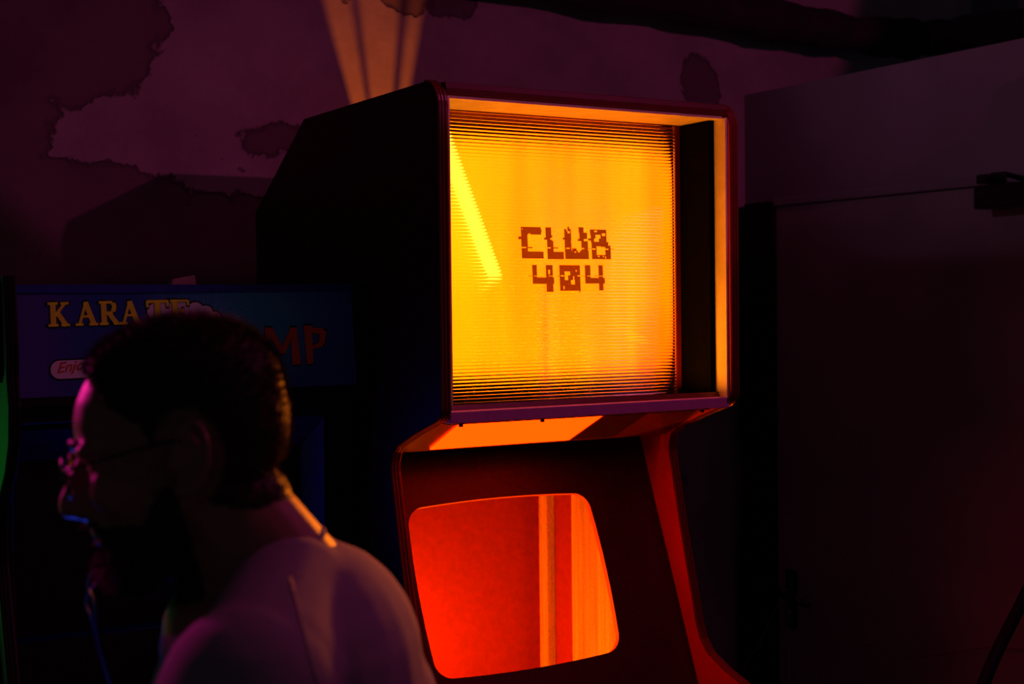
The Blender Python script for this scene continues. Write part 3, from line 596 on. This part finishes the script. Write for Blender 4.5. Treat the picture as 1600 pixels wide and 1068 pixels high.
# ------------------------------------------------------------------ the man in glasses
M_SKIN = mat('skin', (0.34, 0.17, 0.12), 0.5, spec=0.35, noise=0.08, nscale=60, bump=0.05)
M_HAIR = mat('dark_brown_hair', (0.050, 0.026, 0.016), 0.55, spec=0.3)
M_SHIRT = mat('pale_grey_cotton', (0.32, 0.29, 0.35), 0.9, spec=0.1, noise=0.06, nscale=200, bump=0.15)
M_TROUS = mat('dark_denim', (0.02, 0.025, 0.05), 0.9, spec=0.1, noise=0.2, nscale=120)
M_SHOE = mat('black_leather', (0.012, 0.011, 0.011), 0.4, noise=0.1, nscale=50)
ANG = math.atan2(0.366, -0.93)
BODY = Matrix.Translation((0.4275, 1.3295, 0)) @ Matrix.Rotation(ANG, 4, 'Z')     # local x forward, y to his left, z up
HEAD = BODY @ Matrix.Translation((0.004, 0, 1.622)) @ Matrix.Rotation(math.radians(13), 4, 'Y')
HINV = HEAD.inverted()
def fused(name, mb, T, voxel, smooth, material, parent=None, factor=0.5):
    """union of the closed shapes as one skin"""
    me = bpy.data.meshes.new(name); me.from_pydata([tuple(T @ Vector(p)) for p in mb.v], [], mb.f); me.update()
    bm = bmesh.new(); bm.from_mesh(me); bmesh.ops.remove_doubles(bm, verts=bm.verts, dist=1e-6); bmesh.ops.recalc_face_normals(bm, faces=bm.faces); bm.to_mesh(me); bm.free()
    o = bpy.data.objects.new(name, me); COL.objects.link(o)
    r = o.modifiers.new('r', 'REMESH'); r.mode = 'VOXEL'; r.voxel_size = voxel
    s = o.modifiers.new('s', 'SMOOTH'); s.factor = factor; s.iterations = smooth
    dg = bpy.context.evaluated_depsgraph_get(); m2 = bpy.data.meshes.new_from_object(o.evaluated_get(dg)); bpy.data.objects.remove(o)
    m2.materials.clear(); return link(name, m2, material, parent, True)
def to_body(M, mb):      # head-local shapes into body-local
    K = BODY.inverted() @ M; mb.v = [tuple(K @ Vector(p)) for p in mb.v]; return mb
# head in its own upright frame
hd = MB()
hd.ell((-0.008, 0, 0.036), (0.098, 0.075, 0.076)); hd.ell((0.030, 0, 0.026), (0.064, 0.066, 0.070)); hd.ell((-0.045, 0, 0.015), (0.062, 0.066, 0.070))
hd.ell((0.040, 0, -0.035), (0.048, 0.058, 0.070)); hd.ell((0.034, 0, -0.078), (0.052, 0.052, 0.036)); hd.ell((0.068, 0, -0.093), (0.020, 0.024, 0.018))
hd.cap((0.005, 0.052, -0.045), (0.060, 0.034, -0.088), 0.016, 0.016); hd.cap((0.005, -0.052, -0.045), (0.060, -0.034, -0.088), 0.016, 0.016)
for s in (-1, 1):
    hd.ell((0.080, s*0.030, 0.018), (0.013, 0.027, 0.009)); hd.ell((0.060, s*0.042, -0.024), (0.028, 0.022, 0.026)); hd.ell((0.073, s*0.031, -0.001), (0.012, 0.015, 0.010))
    hd.ell((0.101, s*0.012, -0.040), (0.011, 0.008, 0.008))
    # ear: plate, rim, lobe
    E = Matrix.Translation((-0.014, s*0.074, -0.008)) @ Matrix.Rotation(math.radians(-s*18), 4, 'Z') @ Matrix.Rotation(math.radians(-14), 4, 'Y')
    eb = MB(); eb.ell((0.004, s*0.004, 0.0), (0.017, 0.005, 0.027))
    rim = [(0.019*math.cos(a)-0.001-0.003*math.sin(a), s*(0.011+0.004*math.cos(a+2.6)), 0.033*math.sin(a)) for a in np.linspace(math.radians(20), math.radians(285), 16)]
    eb.tube(rim, [0.0042]*len(rim), 8); eb.ell((0.006, s*0.008, -0.031), (0.010, 0.005, 0.010)); eb.ell((0.018, s*0.008, -0.006), (0.005, 0.005, 0.008))
    eb.tube([(-0.008, s*0.010, 0.012), (-0.011, s*0.010, -0.006), (-0.002, s*0.010, -0.020)], 0.0036, 8)
    hd.add([E @ Vector(p) for p in eb.v], eb.f)
hd.cap((0.087, 0, 0.010), (0.113, 0, -0.030), 0.0085, 0.0115); hd.ell((0.112, 0, -0.035), (0.013, 0.012, 0.010))
hd.cap((0.085, 0, -0.012), (0.100, 0, -0.038), 0.013, 0.013)
hd.ell((0.090, 0, -0.060), (0.012, 0.022, 0.006)); hd.ell((0.088, 0, -0.072), (0.012, 0.019, 0.007)); hd.ell((0.075, 0, -0.058), (0.022, 0.032, 0.024))
bodyb = to_body(HEAD, hd)
bodyb.ell((-0.035, 0, 1.44), (0.06, 0.075, 0.055)); bodyb.cap((-0.030, 0, 1.570), (-0.092, 0, 1.455), 0.056, 0.064); bodyb.cap((-0.045, 0, 1.56), (-0.10, 0, 1.48), 0.052, 0.06)
def torso(mb, k=0.0):
    mb.ell((-0.125, 0, 1.405), (0.092+k, 0.165+k, 0.105+k)); mb.ell((-0.135, 0, 1.30), (0.108+k, 0.165+k, 0.16+k)); mb.ell((-0.165, 0, 1.12), (0.112+k, 0.150+k, 0.17+k)); mb.ell((-0.19, 0, 0.98), (0.115+k, 0.160+k, 0.13+k))
    for s in (-1, 1):
        mb.cap((-0.100, s*0.040, 1.474), (-0.074, s*0.165, 1.437), 0.050+k, 0.056+k)
    return mb
torso(bodyb)
for s in (-1, 1):
    sh, el, wr_ = (-0.064, s*0.185, 1.425), (0.022, s*0.245, 1.165), (0.190, s*0.20, 1.03)
    bodyb.cap(sh, el, 0.056, 0.040); bodyb.cap(el, wr_, 0.041, 0.026)
    pc = Vector((0.240, s*0.185, 0.995)); bodyb.ell(pc, (0.045, 0.018, 0.036)); bodyb.cap(wr_, pc, 0.025, 0.022)
    for j, ln in enumerate((0.042, 0.046, 0.043, 0.034)):
        b0 = pc+Vector((0.034, 0, 0.022-0.0175*j)); b1 = b0+Vector((ln*0.6, -s*0.006, -0.010)); b2 = b1+Vector((ln*0.45, -s*0.016, -0.018))
        bodyb.cap(b0, b1, 0.0085, 0.008, 10); bodyb.cap(b1, b2, 0.008, 0.0068, 10)
    b0 = pc+Vector((-0.008, -s*0.012, 0.026)); b1 = b0+Vector((0.028, -s*0.014, 0.012)); b2 = b1+Vector((0.026, -s*0.006, -0.004))
    bodyb.cap(b0, b1, 0.011, 0.0095, 10); bodyb.cap(b1, b2, 0.0095, 0.008, 10)
    hip, kn, an = (-0.19, s*0.085, 0.93), (-0.145, s*0.10, 0.50), (-0.185, s*0.11, 0.09)
    bodyb.cap(hip, kn, 0.085, 0.056); bodyb.cap(kn, an, 0.056, 0.038); bodyb.cap((-0.20, s*0.11, 0.045), (-0.06, s*0.125, 0.035), 0.034, 0.026)
person = fused('person', bodyb, BODY, 0.0042, 4, M_SKIN)
tag(person, 'bearded man in glasses and pale t-shirt in profile, facing left', 'person')
# clothes
sb = torso(MB(), 0.012); sb.ell((-0.040, 0, 1.424), (0.068, 0.09, 0.058)); sb.ell((-0.03, 0, 1.33), (0.075, 0.13, 0.10))
for s in (-1, 1):
    sb.cap((-0.062, s*0.185, 1.425), (0.008, s*0.226, 1.245), 0.077, 0.078, 20)
shirt = fused('t_shirt', sb, BODY, 0.006, 7, M_SHIRT, person)
from mathutils.bvhtree import BVHTree
_bv = BVHTree.FromPolygons([v.co for v in shirt.data.vertices], [tuple(p.vertices) for p in shirt.data.polygons])
for sd in (1, -1):
    pts = []
    for t in np.linspace(0, 1, 22):
        x, z = -0.098-0.034*t-0.012*math.sin(t*3.1), 1.512-0.22*t
        hit = _bv.ray_cast(BODY @ Vector((x, sd*0.6, z)), (BODY.to_3x3() @ Vector((0, -sd, 0))).normalized())
        if hit[0] is not None: pts.append(hit[0])
    if len(pts) > 3: MB().tube(pts, 0.0019, 6).build('sleeve_seam', M_SHIRT, shirt, True)
def ring_path(c, rx, ry, tilt, n=40):
    out = []
    for i in range(n+1):
        a = 2*math.pi*i/n; p = Vector((rx*math.cos(a), ry*math.sin(a), -math.tan(tilt)*rx*math.cos(a)-0.020*math.sin(a)**2)); out.append(BODY @ (Vector(c)+p))
    return out
MB().tube(ring_path((-0.064, 0, 1.498), 0.067, 0.068, math.radians(27)), 0.0045, 10, False).build('collar', M_SHIRT, shirt, True)
tb_ = MB(); tb_.ell((-0.19, 0, 0.96), (0.128, 0.172, 0.10))
for s in (-1, 1):
    tb_.cap((-0.19, s*0.085, 0.93), (-0.145, s*0.10, 0.50), 0.10, 0.074); tb_.cap((-0.145, s*0.10, 0.50), (-0.185, s*0.11, 0.10), 0.074, 0.064)
fused('trousers', tb_, BODY, 0.010, 5, M_TROUS, person)
for s in (-1, 1):
    zb = MB(); zb.cap((-0.205, s*0.11, 0.052), (-0.02, s*0.128, 0.044), 0.048, 0.040); zb.box(-0.25, 0.02, s*0.118-0.042, s*0.118+0.042, 0.003, 0.03)
    fused('shoe', zb, BODY, 0.006, 4, M_SHOE, person)
# hair and beard grown from the head surface
me = person.data; nv = len(me.vertices); co = np.empty(nv*3); me.vertices.foreach_get('co', co); co = co.reshape(-1, 3)
no = np.empty(nv*3); me.vertex_normals.foreach_get('vector', no); no = no.reshape(-1, 3)
HM = np.array(HINV); hl = co @ HM[:3, :3].T+HM[:3, 3]
def smooth01(t): t = np.clip(t, 0, 1); return t*t*(3-2*t)
def hair_depth(h):
    x, y, z = h[:, 0], np.abs(h[:, 1]), h[:, 2]
    lim = np.interp(z, [-0.075, -0.045, 0.0, 0.030, 0.050, 0.085, 0.105, 0.15], [-0.045, 0.016, 0.022, 0.030, 0.052, 0.072, 0.066, 0.06])
    d = smooth01((lim-x)/0.018)*smooth01((z+0.068+np.where(x > -0.02, 0.0, 0.012))/0.02)
    ear = np.hypot((x+0.012)/0.030, (z+0.008)/0.043) < 1.0
    d = np.where(ear | ((y > 0.0775) & (z < 0.02)), 0, d)
    return d*(0.004+0.0075*smooth01((z-0.0)/0.09))
def beard_depth(h):
    x, y, z = h[:, 0], np.abs(h[:, 1]), h[:, 2]
    top = np.interp(x, [0.005, 0.022, 0.045, 0.075, 0.095], [-0.030, -0.030, -0.056, -0.054, -0.047])
    d = smooth01((top-z)/0.012)*smooth01((x-0.004)/0.014)*smooth01((z+0.150)/0.02)
    lips = (x > 0.088) & (np.abs(z+0.066) < 0.0085) & (y < 0.022)
    d = np.where(lips | (np.abs(y) > 0.075), 0, d)
    return d*(0.006+0.012*smooth01((-z-0.062)/0.035)*smooth01((x-0.02)/0.05))
def grow_hair(name, depth_fn, count, length, droop, seed):
    dep = depth_fn(hl); near = (hl[:, 2] > -0.17) & (np.linalg.norm(hl, axis=1) < 0.22); dep = np.where(near, dep, 0)
    nf = len(me.polygons); keep = []
    r = np.random.default_rng(seed); bump = r.normal(0, 0.0006, nv)
    for p in me.polygons:
        vs = p.vertices[:]
        if all(dep[i] > 0.0004 for i in vs): keep.append(vs)
    used = sorted({i for f in keep for i in f}); idx = {i: k for k, i in enumerate(used)}; u = np.array(used)
    V = co[u]+no[u]*(dep[u]*0.85+bump[u])[:, None]
    V = list(map(tuple, V)); F = [tuple(idx[i] for i in f) for f in keep]
    # short strands standing out of the mass
    pick = r.choice(u, count, p=dep[u]/dep[u].sum()); L = length*(0.5+r.random(count))
    dirs = no[pick]+r.normal(0, 0.38, (count, 3)); dirs[:, 2] -= droop; dirs /= np.linalg.norm(dirs, axis=1)[:, None]
    base = co[pick]+no[pick]*(dep[pick]*0.6)[:, None]+r.normal(0, 0.0012, (count, 3))
    side = np.cross(dirs, r.normal(0, 1, (count, 3))); side /= np.linalg.norm(side, axis=1)[:, None]
    n0 = len(V); tip = base+dirs*(dep[pick]*0.5+L)[:, None]
    tri = np.concatenate([base-side*0.00035, base+side*0.00035, tip], 1).reshape(-1, 3)
    V += list(map(tuple, tri)); F += [(n0+3*i, n0+3*i+1, n0+3*i+2) for i in range(count)]
    m2 = bpy.data.meshes.new(name); m2.from_pydata(V, [], F); m2.update(); return link(name, m2, M_HAIR, person, True)
grow_hair('hair', hair_depth, 26000, 0.006, 0.0, 3)
grow_hair('beard', beard_depth, 12000, 0.009, 0.5, 4)
for s in (-1, 1):
    eb = MB(); eb.tube([HEAD @ Vector(p) for p in ((0.094, s*0.014, 0.021), (0.092, s*0.03, 0.027), (0.078, s*0.048, 0.020))], [0.004, 0.0048, 0.003], 8); eb.build('eyebrow', M_HAIR, person, True)
# glasses
gl = MB(); HV = lambda *p: HEAD @ Vector(p)
fr = []
for s in (-1, 1):
    gl.tube([HV(0.106-0.010*abs(s)*math.cos(a)*s*s*0-0.004*(1+math.cos(a))*0.5, s*(0.035+0.025*math.cos(a)), -0.003+0.019*math.sin(a)) for a in np.linspace(0, 2*math.pi, 25)], 0.0015, 6, False)
    gl.tube([HV(0.100, s*0.061, 0.006), HV(0.092, s*0.070, 0.008), HV(0.05, s*0.075, 0.009), HV(-0.005, s*0.080, 0.010), HV(-0.022, s*0.081, -0.004)], 0.0016, 6)
gl.tube([HV(0.106, -0.011, 0.004), HV(0.109, 0, 0.008), HV(0.106, 0.011, 0.004)], 0.0015, 6)
glasses = gl.build('glasses', M_SATIN, person, True)
M_LENS = bpy.data.materials.new('spectacle_lens'); M_LENS.use_nodes = True
lb = M_LENS.node_tree.nodes['Principled BSDF']; lb.inputs['Transmission Weight'].default_value = 1.0; lb.inputs['Roughness'].default_value = 0.02; lb.inputs['IOR'].default_value = 1.5
for s in (-1, 1):
    n = 24; v = []
    for dx in (0.0, 0.0018):
        v += [HV(0.1045+dx-0.004*(1+math.cos(2*math.pi*i/n))*0.5, s*(0.035+0.0245*math.cos(2*math.pi*i/n)), -0.003+0.0185*math.sin(2*math.pi*i/n)) for i in range(n)]
    MB().add(v, [tuple(range(n)), tuple(range(2*n-1, n-1, -1))]+[(i, (i+1) % n, n+(i+1) % n, n+i) for i in range(n)]).build('lens', M_LENS, glasses)
# thin earphone cable hanging in front of his chest, two strands meeting in one
M_CORD = mat('pale_blue_cord', (0.06, 0.14, 0.95), 0.35, spec=0.3)
cp = [(0.366, 1.386, 1.512), (0.352, 1.385, 1.497), (0.3465, 1.3837, 1.4838), (0.3508, 1.3799, 1.4683), (0.3532, 1.3774, 1.4309), (0.357, 1.3746, 1.4121), (0.3629, 1.3704, 1.3884), (0.3717, 1.364, 1.3497), (0.39, 1.36, 1.2), (0.45, 1.35, 1.05), (0.52, 1.40, 0.96)]
cq = [(0.372, 1.388, 1.498), (0.352, 1.386, 1.482), (0.3445, 1.3845, 1.468), (0.3483, 1.381, 1.4527), (0.3532, 1.3774, 1.4309)]
cb = MB(); cb.tube(wavy(cp, 6), 0.0011, 6); cb.tube(wavy(cq, 6), 0.0010, 6); cb.build('earphone_cable', M_CORD, person, True)
